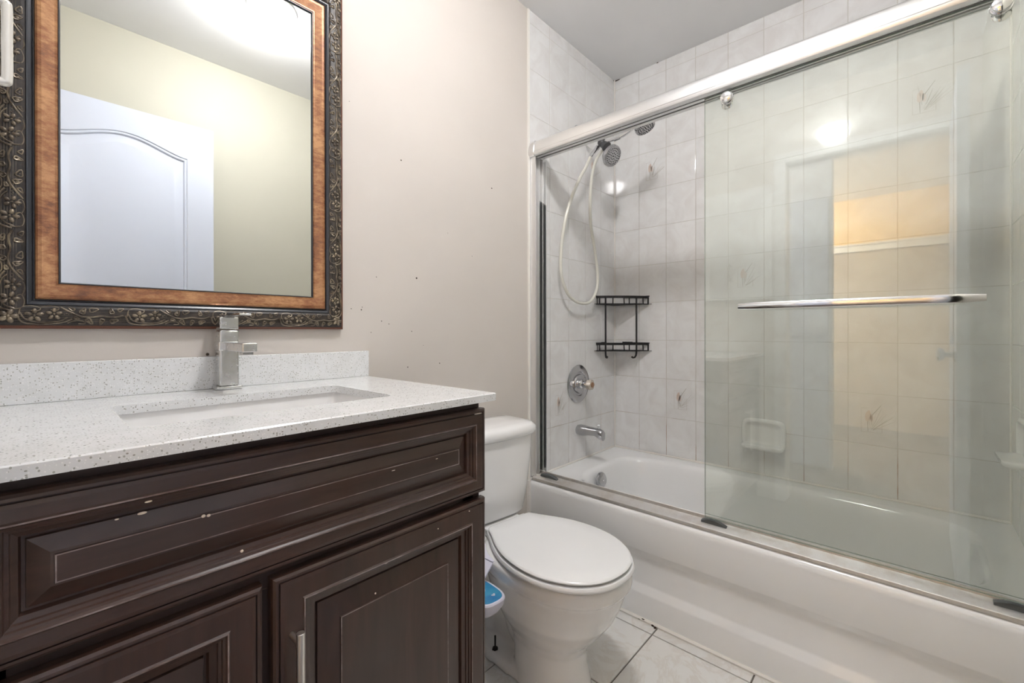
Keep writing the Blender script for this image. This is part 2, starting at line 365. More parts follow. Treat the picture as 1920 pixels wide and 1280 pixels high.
# caulk round the alcove
b = B(); b.box(-.768, -.757, -.005, 0, .0, CEIL)
b.tube([(-.006, -.006, D), (-.006, -.006, CEIL)], .004, 6); b.tube([(-.006, YB+.006, D), (-.006, YB+.006, CEIL)], .004, 6)
b.tube([(-.76, -.006, D+.003), (-.007, -.006, D+.003), (-.004, -.75, D+.003), (-.006, YB+.007, D+.003)], .0055, 6)
b.tube([(-.766, -.005, .004), (-.766, YB+.005, .004)], .007, 6); b.box(-.775, -.762, -.012, 0, 0, D)
struct(b.build('trim_3', 'caulk', smooth=False))
b = B()
for (x, y, z, rx, ry, rz) in [(-.768, -.545, .006, .004, .012, .004), (-.77, -.582, .003, .006, .007, .004), (-.77, -.53, .004, .003, .005, .003), (-.775, -.592, .002, .007, .005, .002),
                              (-.003, -.004, CEIL-.006, .004, .004, .006), (-.012, -.003, CEIL-.004, .012, .002, .002), (-.003, -.02, CEIL-.004, .002, .02, .0022), (-.004, -.26, CEIL-.003, .002, .006, .002), (-.004, -.003, CEIL-.04, .0018, .0018, .03)]:
    b.ell((x, y, z), rx, ry, rz, nu=8, nv=5)
struct(b.build('trim_4', 'mould', smooth=False))

# ---------------------------------------------------------------- bathtub
tub = thing('bathtub', 'white enamel alcove bathtub with stepped apron below the sliding glass doors', 'bathtub', (-.38, -.757, 0))
b = B()
XF = -.738
prof = [(XF, D), (-.748, D-.002), (-.756, D-.007), (-.7605, D-.016), (-.762, D-.028), (-.762, .252), (-.760, .246), (-.746, .226), (-.745, .218), (-.745, .124), (-.747, .116), (-.760, .098), (-.762, .090), (-.762, .002)]
ys = [-.002-(1.511)*k/24 for k in range(25)]
b.loft([[(x, y, z) for x, z in prof] for y in ys], closed=False)
N = 120; ox0, ox1, oy0, oy1 = -.672, -.072, -1.43, -.115; cxm, cym = (XF+0)/2, -.757
def se(inset_w, inset_f, z, n=5.0, hs=0):
    x0, x1, y0, y1 = ox0+inset_w, ox1-inset_w, oy0+inset_w+hs, oy1-inset_f
    cx_, cy_, a, c_ = (x0+x1)/2, (y0+y1)/2, (x1-x0)/2, (y1-y0)/2; out = []
    for k in range(N):
        th = 2*math.pi*k/N; co, si = math.cos(th), math.sin(th)
        out.append((cx_+a*math.copysign(abs(co)**(2/n), co), cy_+c_*math.copysign(abs(si)**(2/n), si), z))
    return out
inner = se(0, 0, D, 5)
outer = []
for (x, y, z) in inner:    # push out to the rectangle of the rim
    dx, dy = x-cxm, y-cym; hx, hy = (0-XF)/2-.001, (1.511)/2; k = min(hx/abs(dx) if abs(dx) > 1e-6 else 9e9, hy/abs(dy) if abs(dy) > 1e-6 else 9e9)
    outer.append((cxm+dx*k, cym+dy*k, D))
rings = [outer, inner, se(.008, .008, D-.002), se(.016, .017, D-.008), se(.023, .025, D-.02), se(.030, .032, D-.045), se(.045, .05, .24, 4.5, .03), se(.062, .07, .14, 4.2, .09), se(.085, .09, .10, 4, .14), se(.12, .12, .082, 3.6, .18), se(.2, .2, .078, 3, .24)]
b.loft(rings, cap0=False, cap1=True)
b.build('tub_shell', 'enamel', tub, ang=50)
# overflow plate on the drain end
b = B(); oc = Vector((-.428, -.163, D-.050)); ax = Vector((0, -1, .10))
b.lathe([(0, 0), (.036, 0), (.0375, .006), (.036, .012), (.030, .016), (0, .017)], oc, ax, 40); b.box(oc.x-.008, oc.x+.008, oc.y-.012, oc.y-.002, oc.z-.044, oc.z-.034)
ov = b.build('overflow_plate', 'dullchrome', tub)
b = B(); b.lathe([(0, 0), (.006, 0), (.005, .003), (.002, .002), (0, .002)], oc+ax*.017, ax, 14); b.build('screw', 'chrome', ov)
b = B(); b.lathe([(0, 0), (.032, 0), (.03, .004), (.02, .003), (0, .006)], (-.37, -.38, .078), (0, 0, 1), 30); b.build('drain', 'chrome', tub)

# ---------------------------------------------------------------- sliding door frame
fr = thing('shower_door_frame', 'chrome shower door frame with wide header rail, wall channel and track on the tub rim', 'door frame', (-.73, -.757, D))
Z = lambda z: z+D
b = B(); hp = [(-.748, 1.497), (-.754, 1.4955), (-.758, 1.492), (-.761, 1.486), (-.7645, 1.470), (-.7665, 1.452), (-.7665, 1.4485), (-.7655, 1.4475), (-.7655, 1.442), (-.763, 1.436), (-.757, 1.432), (-.750, 1.4305), (-.7495, 1.436), (-.744, 1.436), (-.7435, 1.4305),
    (-.728, 1.4305), (-.7275, 1.440), (-.719, 1.440), (-.7185, 1.4305), (-.700, 1.4305), (-.6965, 1.434), (-.696, 1.49), (-.700, 1.497)]
b.loft([[(x, y, Z(z)) for x, z in hp] for y in (-.030, YB+.03)])
hd = b.build('header_rail', 'alu', fr, ang=30)
b = B()
for y0, y1 in ((-.005, -.034), (YB+.005, YB+.034)):
    b.loft([[(-.732+(x+.732)*1.07, y, Z(1.464+(z-1.464)*1.08)) for x, z in hp if not (-.7500 < x < -.7180 and z < 1.45)] for y in (y0, y1)])
b.build('end_bracket', 'chrome', hd, ang=30)
b = B(); b.box(-.7497, -.7437, -.04, YB+.04, Z(1.4325), Z(1.4355)); b.box(-.7278, -.7188, -.04, YB+.04, Z(1.434), Z(1.439)); b.build('roller_slot', 'rubber', hd, smooth=False)
b = B(); tp = [(-.753, .0), (-.753, .009), (-.752, .0105), (-.744, .014), (-.716, .024), (-.714, .034), (-.711, .036), (-.708, .034), (-.707, .022), (-.698, .020), (-.697, .0)]
b.loft([[(x, y, Z(z)) for x, z in tp] for y in (-.012, YB+.012)]); b.build('bottom_track', 'track', fr, ang=25)
def jamb(yw, sg):
    b = B(); Y = lambda d: yw-sg*d
    b.box(-.754, -.668, Y(.004), Y(.010), Z(.012), Z(1.4305)); 
    for x, wd, dep in ((-.7535, .004, .034), (-.726, .0035, .032), (-.700, .0035, .032), (-.672, .0035, .030)): b.box(x, x+wd, Y(.009), Y(dep), Z(.020), Z(1.4305))
    j = b.build('wall_channel', 'alu', fr, smooth=False, bevel=.0012)
    b = B(); b.box(-.715, -.709, Y(.0105), Y(.024), Z(.03), Z(1.245)); b.box(-.688, -.682, Y(.0105), Y(.023), Z(.03), Z(1.240)); b.build('rubber_seal', 'rubber', j, smooth=False)
jamb(0, 1); jamb(YB, -1)
def guide(y0, y1):
    b = B(); n = 10; r = []
    for k in range(n+1):
        t_ = k/n; y = y0+(y1-y0)*t_; h = .020+.011*math.sin(math.pi*min(1, t_*.9+.1))
        r.append([(-.7345, y, Z(.018)), (-.717, y, Z(.021)), (-.717, y, Z(h)), (-.726, y, Z(h+.003)), (-.7345, y, Z(h))])
    b.loft(r); b.build('door_guide', 'guide', fr, bevel=.001)
guide(-.045, -.135); guide(-.735, -.815); guide(-1.40, -1.475)

# ---------------------------------------------------------------- glass panels
def pane(parent, x0, x1, y0, y1, z0, z1):
    b = B(); b.box(x0, x1, y0, y1, z0, z1)
    b.m = [1, 1, 1, 1, 0, 0]; return b.build('glass_pane', ['glass', 'glass_edge'], parent, smooth=False)
pa = thing('sliding_glass_door', 'front sliding glass shower door with chrome towel bar', 'glass door', (-.7385, -1.117, Z(.04)))
pane(pa, -.7415, -.7355, -.750, -1.484, Z(.040), Z(1.4295))
for y in (-.821, -1.411):
    b = B(); b.lathe([(0, 0), (.019, 0), (.020, .003), (.019, .006), (.012, .0065), (.012, .009), (.0165, .010), (.0175, .014), (.0165, .018), (.012, .020), (0, .0205)], (-.7417, y, Z(1.405)), (-1, 0, 0), 32); b.build('roller_cap', 'chrome', pa)
b = B(); n = 24; rs = []
for k in range(n+1):
    t_ = k/n; y = -.865-.519*t_; x = -.788-.004*math.sin(math.pi*t_); e = min(1, .55+6*min(t_, 1-t_)); h = .0105*min(1, .75+3*min(t_, 1-t_)); d_ = .006*e
    rs.append([(x-d_, y, Z(.734)-h*.6), (x-d_, y, Z(.734)+h*.6), (x-d_*.5, y, Z(.734)+h), (x+d_*.5, y, Z(.734)+h), (x+d_, y, Z(.734)+h*.6), (x+d_, y, Z(.734)-h*.6), (x+d_*.5, y, Z(.734)-h), (x-d_*.5, y, Z(.734)-h)])
b.loft(rs); tb = b.build('towel_bar', 'chrome', pa, ang=50)
for y in (-.905, -1.345):
    b = B(); b.cyl((-.7417, y, Z(.731)), (-.787, y, Z(.731)), .007); b.build('bar_mount', 'chrome', tb)
pb = thing('sliding_glass_door', 'rear sliding glass shower door without a bar, parked behind the front one', 'glass door', (-.711, -1.13, Z(.04)))
pane(pb, -.7135, -.7075, -.7405, -1.478, Z(.040), Z(1.4295))
for y in (-.813, -1.414):
    b = B(); b.lathe([(0, 0), (.016, 0), (.017, .003), (.012, .006), (0, .007)], (-.7137, y, Z(1.40)), (-1, 0, 0), 24); b.build('roller_cap', 'chrome', pb)

# ---------------------------------------------------------------- shower fittings
sh = thing('shower_fixture', 'chrome shower arm with dark swivel and two round spray heads high on the tiled wall', 'shower head', (-.38, -.004, Z(1.66)))
b = B(); b.lathe([(0, 0), (.030, 0), (.029, .004), (.018, .010), (.012, .012), (0, .012)], (-.38, -.004, Z(1.675)), (0, -1, 0), 30); b.build('wall_flange', 'dullchrome', sh)
b = B(); b.tube([(-.38, -.005, Z(1.675)), (-.38, -.04, Z(1.672)), (-.38, -.08, Z(1.645)), (-.38, -.115, Z(1.605)), (-.38, -.135, Z(1.585))], .0105, 14); b.build('shower_arm', 'chrome', sh)
b = B(); b.ell((-.38, -.146, Z(1.575)), .021, .021, .021, nu=18, nv=12); b.cyl((-.38, -.15, Z(1.572)), (-.38, -.172, Z(1.548)), .016, .024); b.build('swivel_joint', 'rubber', sh)
def head(parent, c, ax, r, name='spray_head'):
    c = Vector(c); ax = Vector(ax).normalized()
    b = B(); b.lathe([(0, -.052), (.012, -.05), (.020, -.040), (r*.80, -.030), (r, -.014), (r*1.02, -.004), (r*.97, .003), (r*.86, .005), (r*.84, .003), (0, .003)], c, ax, 44)
    h = b.build(name, 'dullchrome', parent)
    b = B(); u = ax.orthogonal().normalized(); v = ax.cross(u)
    for rad, cnt, rn in ((r*.72, 22, .0030), (r*.52, 14, .0026), (r*.28, 8, .0028), (0, 1, .004)):
        for k in range(cnt):
            a = 2*math.pi*k/cnt; p = c+(u*math.cos(a)+v*math.sin(a))*rad; b.cyl(p+ax*.002, p+ax*.0055, rn, rn*.7, 7)
    b.build('spray_nozzles', 'rubber', h, smooth=False); return h
head(sh, (-.385, -.208, Z(1.492)), (-.14, -.80, -.50), .050)
b = B(); b.tube([(-.38, -.150, Z(1.578)), (-.38, -.18, Z(1.572)), (-.38, -.22, Z(1.572)), (-.378, -.262, Z(1.578)), (-.376, -.31, Z(1.598)), (-.374, -.34, Z(1.612))], [.010, .008, .007, .009, .007, .008], 12)
b.cyl((-.38, -.213, Z(1.572)), (-.378, -.243, Z(1.575)), .011, n=8); b.build('extension_arm', 'chrome', sh)
head(sh, (-.372, -.366, Z(1.582)), (0, -.42, -.90), .046)
ho = thing('shower_hose', 'pale vinyl shower hose hanging in a long loop on the tiled wall', 'hose', (-.46, -.08, Z(.795)))
hp_ = [((-.37, -.120, 1.560)), ((-.405, -.10, 1.515)), ((-.445, -.095, 1.45)), ((-.491, -.09, 1.385)), ((-.545, -.075, 1.27)), ((-.575, -.065, 1.17)), ((-.59, -.055, 1.05)), ((-.585, -.05, .925)), ((-.535, -.05, .842)), ((-.47, -.05, .806)), ((-.39, -.05, .797)), ((-.325, -.05, .815)), ((-.276, -.05, .87)), ((-.262, -.05, .94)), ((-.285, -.05, 1.06)), ((-.335, -.055, 1.20)), ((-.365, -.07, 1.34)), ((-.365, -.085, 1.455)), ((-.358, -.11, 1.525)), ((-.352, -.145, 1.555))]
def smoothpts(P, n=8, closed=False):
    P = [Vector(p) for p in P]; out = []; N_ = len(P)
    for i in range(N_ if closed else N_-1):
        g4 = [P[(i+k) % N_] if closed else P[max(0, min(N_-1, i+k))] for k in (-1, 0, 1, 2)]
        for k in range(n):
            t_ = k/n; a, b_, c_, d_ = g4
            out.append(.5*((2*b_)+(c_-a)*t_+(2*a-5*b_+4*c_-d_)*t_*t_+(3*b_-a-3*c_+d_)*t_**3))
    if not closed: out.append(P[-1])
    return out
b = B(); b.tube([(x, y, Z(z)) for x, y, z in smoothpts(hp_, 8)], .0076, 12); b.build('hose', 'hose', ho)
b = B(); b.cyl((-.372, -.118, Z(1.565)), (-.410, -.098, Z(1.508)), .0115, n=18); b.cyl((-.372, -.118, Z(1.565)), (-.378, -.114, Z(1.556)), .0125, n=18); b.build('hose_connector', 'chrome', ho)

va = thing('shower_valve', 'round chrome shower valve plate with a clear acrylic knob', 'tap', (-.378, -.004, Z(.39)))
b = B(); b.lathe([(0, 0), (.094, 0), (.096, .004), (.090, .009), (.062, .012), (.058, .007), (.050, .007), (.046, .016), (.034, .016), (.028, .013), (0, .013)], (-.378, -.004, Z(.392)), (0, -1, 0), 64); b.build('wall_plate', 'dullchrome', va, ang=50)
b = B(); b.lathe([(0, .012), (.024, .012), (.022, .024), (.016, .030), (.016, .046), (.020, .05), (.020, .056), (0, .057)], (-.378, -.004, Z(.392)), (0, -1, 0), 28); b.build('valve_stem', 'chrome', va)
b = B(); b.cyl((-.448, -.012, Z(.398)), (-.448, -.030, Z(.398)), .017); b.build('volume_stub', 'chrome', va)
b = B(); rs = []
for h, r in ((.056, .014), (.060, .023), (.078, .026), (.084, .022), (.085, .016)):
    rs.append([(-.378+(r*(1+.09*math.cos(6*a)))*math.cos(a), -.004-h, Z(.392)+(r*(1+.09*math.cos(6*a)))*math.sin(a)) for a in [2*math.pi*k/48 for k in range(48)]])
b.loft(rs); kn = b.build('knob', 'acrylic', va)
b = B(); b.lathe([(0, 0), (.014, 0), (.013, .003), (0, .004)], (-.378, -.0885, Z(.392)), (0, -1, 0), 24); b.build('knob_cap', 'copperdot', kn)

sp = thing('tub_spout', 'chrome bath spout with pull-up diverter above the tub', 'spout', (-.375, -.004, Z(.13)))
b = B(); rs = []
for d_, r, dz, sq in ((0, .026, 0, 1), (.012, .029, 0, 1), (.03, .029, 0, 1), (.06, .024, .002, 1), (.10, .021, .003, 1), (.125, .021, .002, 1), (.140, .020, -.002, 1), (.146, .017, -.006, 1)):
    rs.append([(-.375+r*math.cos(2*math.pi*k/28), -.004-d_, Z(.158)+dz+r*.95*math.sin(2*math.pi*k/28)-(.012 if d_ > .1 and math.sin(2*math.pi*k/28) < -.3 else 0)) for k in range(28)])
b.loft(rs); b.build('spout_body', 'dullchrome', sp, ang=60)
b = B(); b.cyl((-.375, -.122, Z(.178)), (-.375, -.122, Z(.196)), .004, n=12); b.lathe([(0, 0), (.008, 0), (.009, .003), (.006, .007), (0, .008)], (-.375, -.122, Z(.194)), (0, 0, 1), 16); b.build('diverter_knob', 'chrome', sp)

# corner caddy
ca = thing('corner_caddy', 'black two-tier wire corner shelf hung in the shower corner', 'shelf', (-.1, -.1, Z(.51)))
def front(t_, off=0):   # front edge of a shelf, gently bowed, from the back wall to the right wall
    s_ = .212*t_; bow = .012*math.sin(math.pi*t_)+off
    return (-.205+s_-.707*bow+ .0, -.006-s_*.97-.707*bow)
def tray(zt, zr):
    b = B()
    pts = [front(k/14) for k in range(15)]
    b.tube([(x, y, Z(zt)) for x, y in pts], .003, 6); b.tube([(-.205, -.006, Z(zt)), (-.008, -.006, Z(zt)), (-.008, -.212, Z(zt))], .0022, 6)
    u_ = Vector((.7071, -.7071)); v_ = Vector((.7071, .7071)); c0 = Vector((-.106, -.109))
    def inside(p): return p.x < -.006 and p.y < -.006 and (p.x+p.y) > -.218 
    row = 0; v0 = -.010
    while v0 < .150:
        hu = .150-v0-.004
        if hu > .008:
            def strip(ua, ub, va_, vb_):
                ua = max(ua, -hu); ub = min(ub, hu)
                if ub-ua < .001: return
                q = [c0+u_*ua+v_*va_, c0+u_*ub+v_*va_, c0+u_*ub+v_*vb_, c0+u_*ua+v_*vb_]
                b.add([(p.x, p.y, Z(zt)-.001) for p in q]+[(p.x, p.y, Z(zt)+.001) for p in q], [(3, 2, 1, 0), (4, 5, 6, 7), (0, 1, 5, 4), (1, 2, 6, 5), (2, 3, 7, 6), (3, 0, 4, 7)])
            strip(-.2, .2, v0, v0+.0065)
            k = -.2+(row % 2)*.016
            while k < .2: strip(k, k+.006, v0+.0065, v0+.0145); k += .032
        v0 += .0145; row += 1
    tr = b.build('shelf_tray', 'black', ca, smooth=False)
    b = B(); rl = [front(k/14) for k in range(15)]
    zz = Z(zr)
    b.loft([[(x, y, zz-.0065), (x, y, zz+.0065), (x+.003, y+.003, zz+.0065), (x+.003, y+.003, zz-.0065)] for x, y in rl])
    b.box(-.150, -.206, -.005, -.009, zz+.001, zz+.007); b.box(-.010, -.004, -.10, -.214, zz+.001, zz+.007)
    b.box(-.150, -.100, -.004, -.008, zz+.002, zz+.009); b.box(-.004, -.008, -.055, -.115, zz+.002, zz+.009)
    for t_ in (.06, .30, .50, .60, .86, .97):
        x, y = front(t_); b.tube([(x+(.004 if t_ in (.5, .86) else 0), y, Z(zt)), (x, y, zz)], .0032, 6)
    b.tube([(-.195, -.008, Z(zt)), (-.195, -.008, zz)], .0018, 6); b.tube([(-.008, -.205, Z(zt)), (-.008, -.205, zz)], .0018, 6)
    b.build('guard_rail', 'black', tr, smooth=False)
tray(.805, .843); tray(.553, .590)
for x, y, hx, hy in ((-.176, -.046, .026, .006), (-.056, -.164, -.004, .026)):
    b = B(); P_ = [(x, y, .848), (x, y, .70), (x, y, .545), (x+hx*.1, y+hy*.1, .528), (x+hx*.35, y+hy*.35, .517), (x+hx*.7, y+hy*.7, .515), (x+hx, y+hy, .520)]
    rs = []
    dv = Vector((.7071, -.7071)); nn = Vector((.7071, .7071))
    b.tube([(p[0], p[1], Z(p[2])) for p in P_], .0062, 8, flat=.8); b.build('post_hook', 'black', ca)

# soap dishes
def dish(name_lab, c, U_, N_):
    U_ = Vector(U_); N_ = Vector(N_); c = Vector(c)
    o_ = thing('soap_dish', name_lab, 'soap dish', c, 0, None); b = B()
    def rr_(w_, h_, n_, dz=0, rad=.02):
        pts = []
        for k in range(32):
            a = 2*math.pi*k/32; co, si = math.cos(a), math.sin(a); e = 2/5
            pts.append(c+U_*(w_*math.copysign(abs(co)**e, co))+Vector((0, 0, h_*math.copysign(abs(si)**e, si)+dz))+N_*n_)
        return pts
    b.loft([rr_(.088, .068, 0), rr_(.090, .070, .008), rr_(.087, .067, .014), rr_(.078, .058, .017), rr_(.072, .052, .014), rr_(.068, .048, .006), rr_(.05, .03, .003)])
    # lip of the dish
    b.loft([rr_(.086, .012, .010, -.054), rr_(.084, .011, .04, -.056), rr_(.078, .009, .058, -.054), rr_(.070, .006, .062, -.052)])
    b.build('dish_body', 'porcelain', o_, ang=60); return o_
dish('white ceramic soap dish set in the long tiled wall behind the glass', (0, -.760, Z(.188)), (0, -1, 0), (-1, 0, 0))
dish('white ceramic soap dish on the end wall at the right edge of the photo', (-.30, YB+.004, Z(.33)), (1, 0, 0), (0, 1, 0))

# ---------------------------------------------------------------- rectangle helpers for joinery
def rectloft(b, x0, x1, z0, z1, y0, steps, m=0, fill=True, mats=None):
    """nested rectangles facing -y; steps = [(inset, out)], out = distance in front of y0"""
    rings = []
    for k, (i, d_) in enumerate(steps): rings.append([(x0+i, y0-d_, z0+i), (x1-i, y0-d_, z0+i), (x1-i, y0-d_, z1-i), (x0+i, y0-d_, z1-i)])
    for k in range(len(rings)-1): b.loft([rings[k], rings[k+1]], (mats[k] if mats else m), cap0=False, cap1=False)
    if fill: b.add(rings[-1], [(0, 1, 2, 3)], m)
    b.add(rings[0], [(3, 2, 1, 0)], m)

# ---------------------------------------------------------------- vanity
YC = -.533      # front of the carcass
vx0, vx1 = -2.318, -1.567
va_ = thing('vanity_cabinet', 'dark brown bathroom vanity cabinet with raised panels and chipped edges', 'cabinet', (-1.94, -.27, 0))
b = B(); b.box(vx0, vx0+.018, -.0015, YC, .0, .8908); b.box(vx1-.018, vx1, -.0015, YC, .0, .8908)
b.box(vx0+.018, vx1-.018, -.0015, -.02, .1, .8908); b.box(vx0+.018, vx1-.018, -.02, YC, .1, .12); b.box(vx0+.018, vx1-.018, YC+.07, YC+.085, 0, .1)
b.box(vx0+.018, vx1-.018, YC+.02, YC, .862, .8908); b.box(vx0+.018, vx1-.018, YC+.02, YC, .655, .70); b.box(-2.035, -1.995, YC+.02, YC, .12, .655)
b.box(vx0+.018, vx0+.05, YC+.02, YC, .12, .862); b.box(vx1-.05, vx1-.018, YC+.02, YC, .12, .862); b.box(vx0+.05, vx1-.05, YC+.08, YC+.095, .12, .862)
b.build('cabinet_body', 'carcass', va_, smooth=False, bevel=.001)
def chips(b, L, m=3):
    for x, y, z, rx, rz in L: b.ell((x, y, z), rx, .0012, rz, nu=9, nv=5, m=m)
def front_panel(name, x0, x1, z0, z1, mk, ins, chip, parent=va_):
    """joinery front with bead edge, flat frame, stepped sticking, deep groove and raised field"""
    a, g1, f1 = ins
    st = [(0, .0005), (0, .012), (.0015, .0165), (.005, .019), (.0085, .0195), (.009, .0175), (.0105, .0175), (.011, .0205), (.016, .0215),
          (a-.003, .0215), (a-.001, .0235), (a+.001, .0235), (a+.003, .0205), (a+.006, .0195), (a+.007, .0165), (a+.0105, .0155), (a+.0115, .0125), (g1-.002, .0105), (g1, .004),
          (g1+.003, .0035), (g1+.004, .0075), (f1-.004, .0145), (f1-.001, .0150), (f1-.0005, .0175), (f1+.001, .0175)]
    mats = [0]*(len(st)-1); mats[10] = 1; mats[23] = 1; mats[4] = 2; mats[5] = 2
    b = B(); rectloft(b, x0, x1, z0, z1, YC, st, 0, True, mats)
    chips(b, chip); return b.build(name, [mk, 'worn', 'carcass', 'chip'], parent, smooth=True, ang=20)
YF = YC-.022
front_panel('drawer_front', -2.310, -1.563, Z(.300), Z(.487), 'wood', (.033, .052, .078),
            [(-2.157, YF+.008, Z(.432), .005, .0018), (-2.094, YF+.003, Z(.410), .0026, .0022), (-2.088, YF+.003, Z(.409), .0024, .002), (-2.049, YF, Z(.347), .0022, .0022), (-2.152, YF, Z(.447), .004, .0012), (-2.181, YF+.004, Z(.433), .0022, .001),
             (-1.711, YF+.003, Z(.455), .0016, .0016), (-1.59, YF, Z(.478), .012, .0012), (-1.70, YF+.004, Z(.402), .003, .0006), (-1.80, YF+.004, Z(.402), .004, .0006)])
d1 = front_panel('cabinet_door', -2.008, -1.563, Z(-.27), Z(.287), 'woodv', (.046, .068, .108),
            [(-1.818, YF, Z(.240), .0045, .0018), (-1.836, YF+.006, Z(.190), .0016, .0016), (-1.616, YF, Z(.272), .0016, .0014), (-1.70, YF, Z(.262), .0012, .001)])
d2 = front_panel('cabinet_door', -2.310, -2.020, Z(-.27), Z(.284), 'woodv', (.046, .068, .108), [])
def pull(parent, x, zt, zb):
    b = B(); y = -.587
    b.cyl((x, y, zb), (x, y, zt), .0062, n=20)
    for z in (zt-.018, zb+.018): b.cyl((x, YC-.02, z), (x, y, z), .0048, n=14)
    b.build('bar_handle', 'nickel', parent, bevel=.0008)
pull(d1, -1.981, Z(.211), Z(-.02))
# countertop
ct = thing('countertop', 'white speckled quartz vanity top with matching backsplash', 'countertop', (-1.94, -.28, .8912))
cx0, cx1, cyf = -2.328, -1.553, -.574; hx0, hx1, hy0, hy1 = -2.155, -1.730, -.442, -.176; ct0, ct1 = .8912, Z(.522)
b = B()
def holering(z, e=0, n=8, rad=.018):
    pts = []
    for (cx_, cy_, a0) in ((hx1-rad, hy1-rad, 0), (hx0+rad, hy1-rad, 90), (hx0+rad, hy0+rad, 180), (hx1-rad, hy0+rad, 270)):
        for k in range(n+1): a = R(a0+90*k/n); pts.append((cx_+(rad+e)*math.cos(a), cy_+(rad+e)*math.sin(a), z))
    return pts
def outring(z, ring, e=0):
    out = []
    n = 8
    cs = [(cx1-e, -.0015), (cx0+e, -.0015), (cx0+e, cyf+e), (cx1-e, cyf+e)]
    for q in range(4):
        c0_ = cs[q]; 
        for k in range(n+1): out.append((c0_[0], c0_[1], z))
    return out
H0, H1 = holering(ct0), holering(ct1); O0, O1 = outring(ct0, H0), outring(ct1-.002, H1); O2 = outring(ct1, H1, .002)
b.loft([O0, O1, O2, H1, H0, O0], cap0=False, cap1=False)
o = b.build('slab', 'quartz', ct, smooth=True, ang=30)
me = o.data; bm = bmesh.new(); bm.from_mesh(me); bmesh.ops.remove_doubles(bm, verts=bm.verts, dist=1e-5); bmesh.ops.recalc_face_normals(bm, faces=bm.faces); bm.to_mesh(me); bm.free(); me.set_sharp_from_angle(angle=R(30))
b = B(); b.box(cx0, -1.549, -.0015, -.0205, ct1+.0002, Z(.599)); b.build('backsplash', 'quartz', ct, smooth=False, bevel=.0012)
b = B()
def hr(z, ins, rad=.02):
    x0, x1, y0, y1 = hx0-.006+ins, hx1+.006-ins, hy0-.006+ins, hy1+.006-ins; pts = []
    for (cx_, cy_, a0) in ((x1-rad, y1-rad, 0), (x0+rad, y1-rad, 90), (x0+rad, y0+rad, 180), (x1-rad, y0+rad, 270)):
        for k in range(7): a = R(a0+90*k/6); pts.append((cx_+rad*math.cos(a), cy_+rad*math.sin(a), z))
    return pts
zt_ = ct0-.0008
b.loft([hr(zt_-.006, -.016, .03), hr(zt_, -.015, .03), hr(zt_, 0, .024), hr(zt_-.01, .001, .024), hr(zt_-.06, .006, .03), hr(zt_-.105, .016, .04), hr(zt_-.122, .034, .05), hr(zt_-.130, .06, .05), hr(zt_-.135, .10, .03)], cap0=False)
b.loft([hr(zt_-.006, -.016, .03), hr(zt_-.06, -.004, .035), hr(zt_-.115, .006, .045), hr(zt_-.145, .05, .05)], cap0=False)
sk = thing('sink_basin', 'white rectangular undermount basin below the cut in the speckled top', 'sink', (-1.94, -.31, .74))
b.build('basin', 'porcelain', sk, ang=50)
b = B(); b.lathe([(0, 0), (.024, 0), (.022, .003), (.014, .002), (0, .002)], (-1.94, -.31, zt_-.1345), (0, 0, 1), 24); b.build('drain', 'chrome', sk)
# faucet
fx, fy = -1.934, -.043; fa = thing('faucet', 'square chrome single-lever faucet standing behind the basin', 'faucet', (fx, fy, ct1))
b = B(); b.box(fx-.0275, fx+.0275, fy-.026, fy+.020, ct1+.0002, ct1+.008); b.build('base_plate', 'wchrome', fa, smooth=False, bevel=.003, seg=3)
b = B(); b.box(fx-.0205, fx+.0205, fy-.020, fy+.0165, ct1+.008, Z(.662)); b.build('body', 'wchrome', fa, smooth=False, bevel=.004, seg=3)
b = B(); b.box(fx-.020, fx+.020, fy-.0195, fy+.016, Z(.665), Z(.694)); cp = b.build('cartridge_cap', 'wchrome', fa, smooth=False, bevel=.003, seg=3)
b = B(); b.box(fx-.012, fx+.012, fy-.135, fy+.012, Z(.6945), Z(.6985)); b.build('lever', 'wchrome', fa, smooth=False, bevel=.0012)
b = B(); b.box(fx-.0225, fx+.0225, fy-.022, fy+.018, Z(.614), Z(.6345)); b.box(fx-.0145, fx+.0145, fy-.165, fy-.02, Z(.6145), Z(.634)); sp_ = b.build('spout', 'wchrome', fa, smooth=False, bevel=.002)
b = B(); b.box(fx-.0105, fx+.0105, fy-.152, fy-.128, Z(.608), Z(.6145)); b.build('aerator', 'dullchrome', sp_, smooth=False, bevel=.001)

# ---------------------------------------------------------------- framed mirror
mx0, mx1, mz0, mz1 = -2.303, -1.629, Z(.665), Z(1.643)
mi = thing('framed_mirror', 'large wall mirror in a carved dark and copper frame above the vanity', 'mirror', (-1.966, 0, mz0))
def fr_loft(steps, m): b = B(); rectloft(b, mx0, mx1, mz0, mz1, -.0005, steps, 0, False); b.f.pop(); b.m.pop(); return b
b = fr_loft([(0, 0), (0, .012), (.0015, .0145), (.006, .0165)], 0); b.build('outer_edge', 'redwood', mi, ang=25)
b = B(); rectloft(b, mx0, mx1, mz0, mz1, -.0005, [(.006, .0165), (.0075, .0195), (.012, .0225), (.026, .0255), (.040, .0240), (.0440, .0215), (.0455, .0205)], 0, False); b.f.pop(); b.m.pop(); gr_ = b.build('carved_band', 'ground', mi, ang=40)
b = B(); rectloft(b, mx0, mx1, mz0, mz1, -.0005, [(.0455, .0205), (.0465, .0220), (.0485, .0215), (.0525, .0195), (.0540, .0175), (.0548, .0145), (.0565, .0145)], 0, False); b.f.pop(); b.m.pop(); b.build('black_cove', 'cove', mi, ang=30)
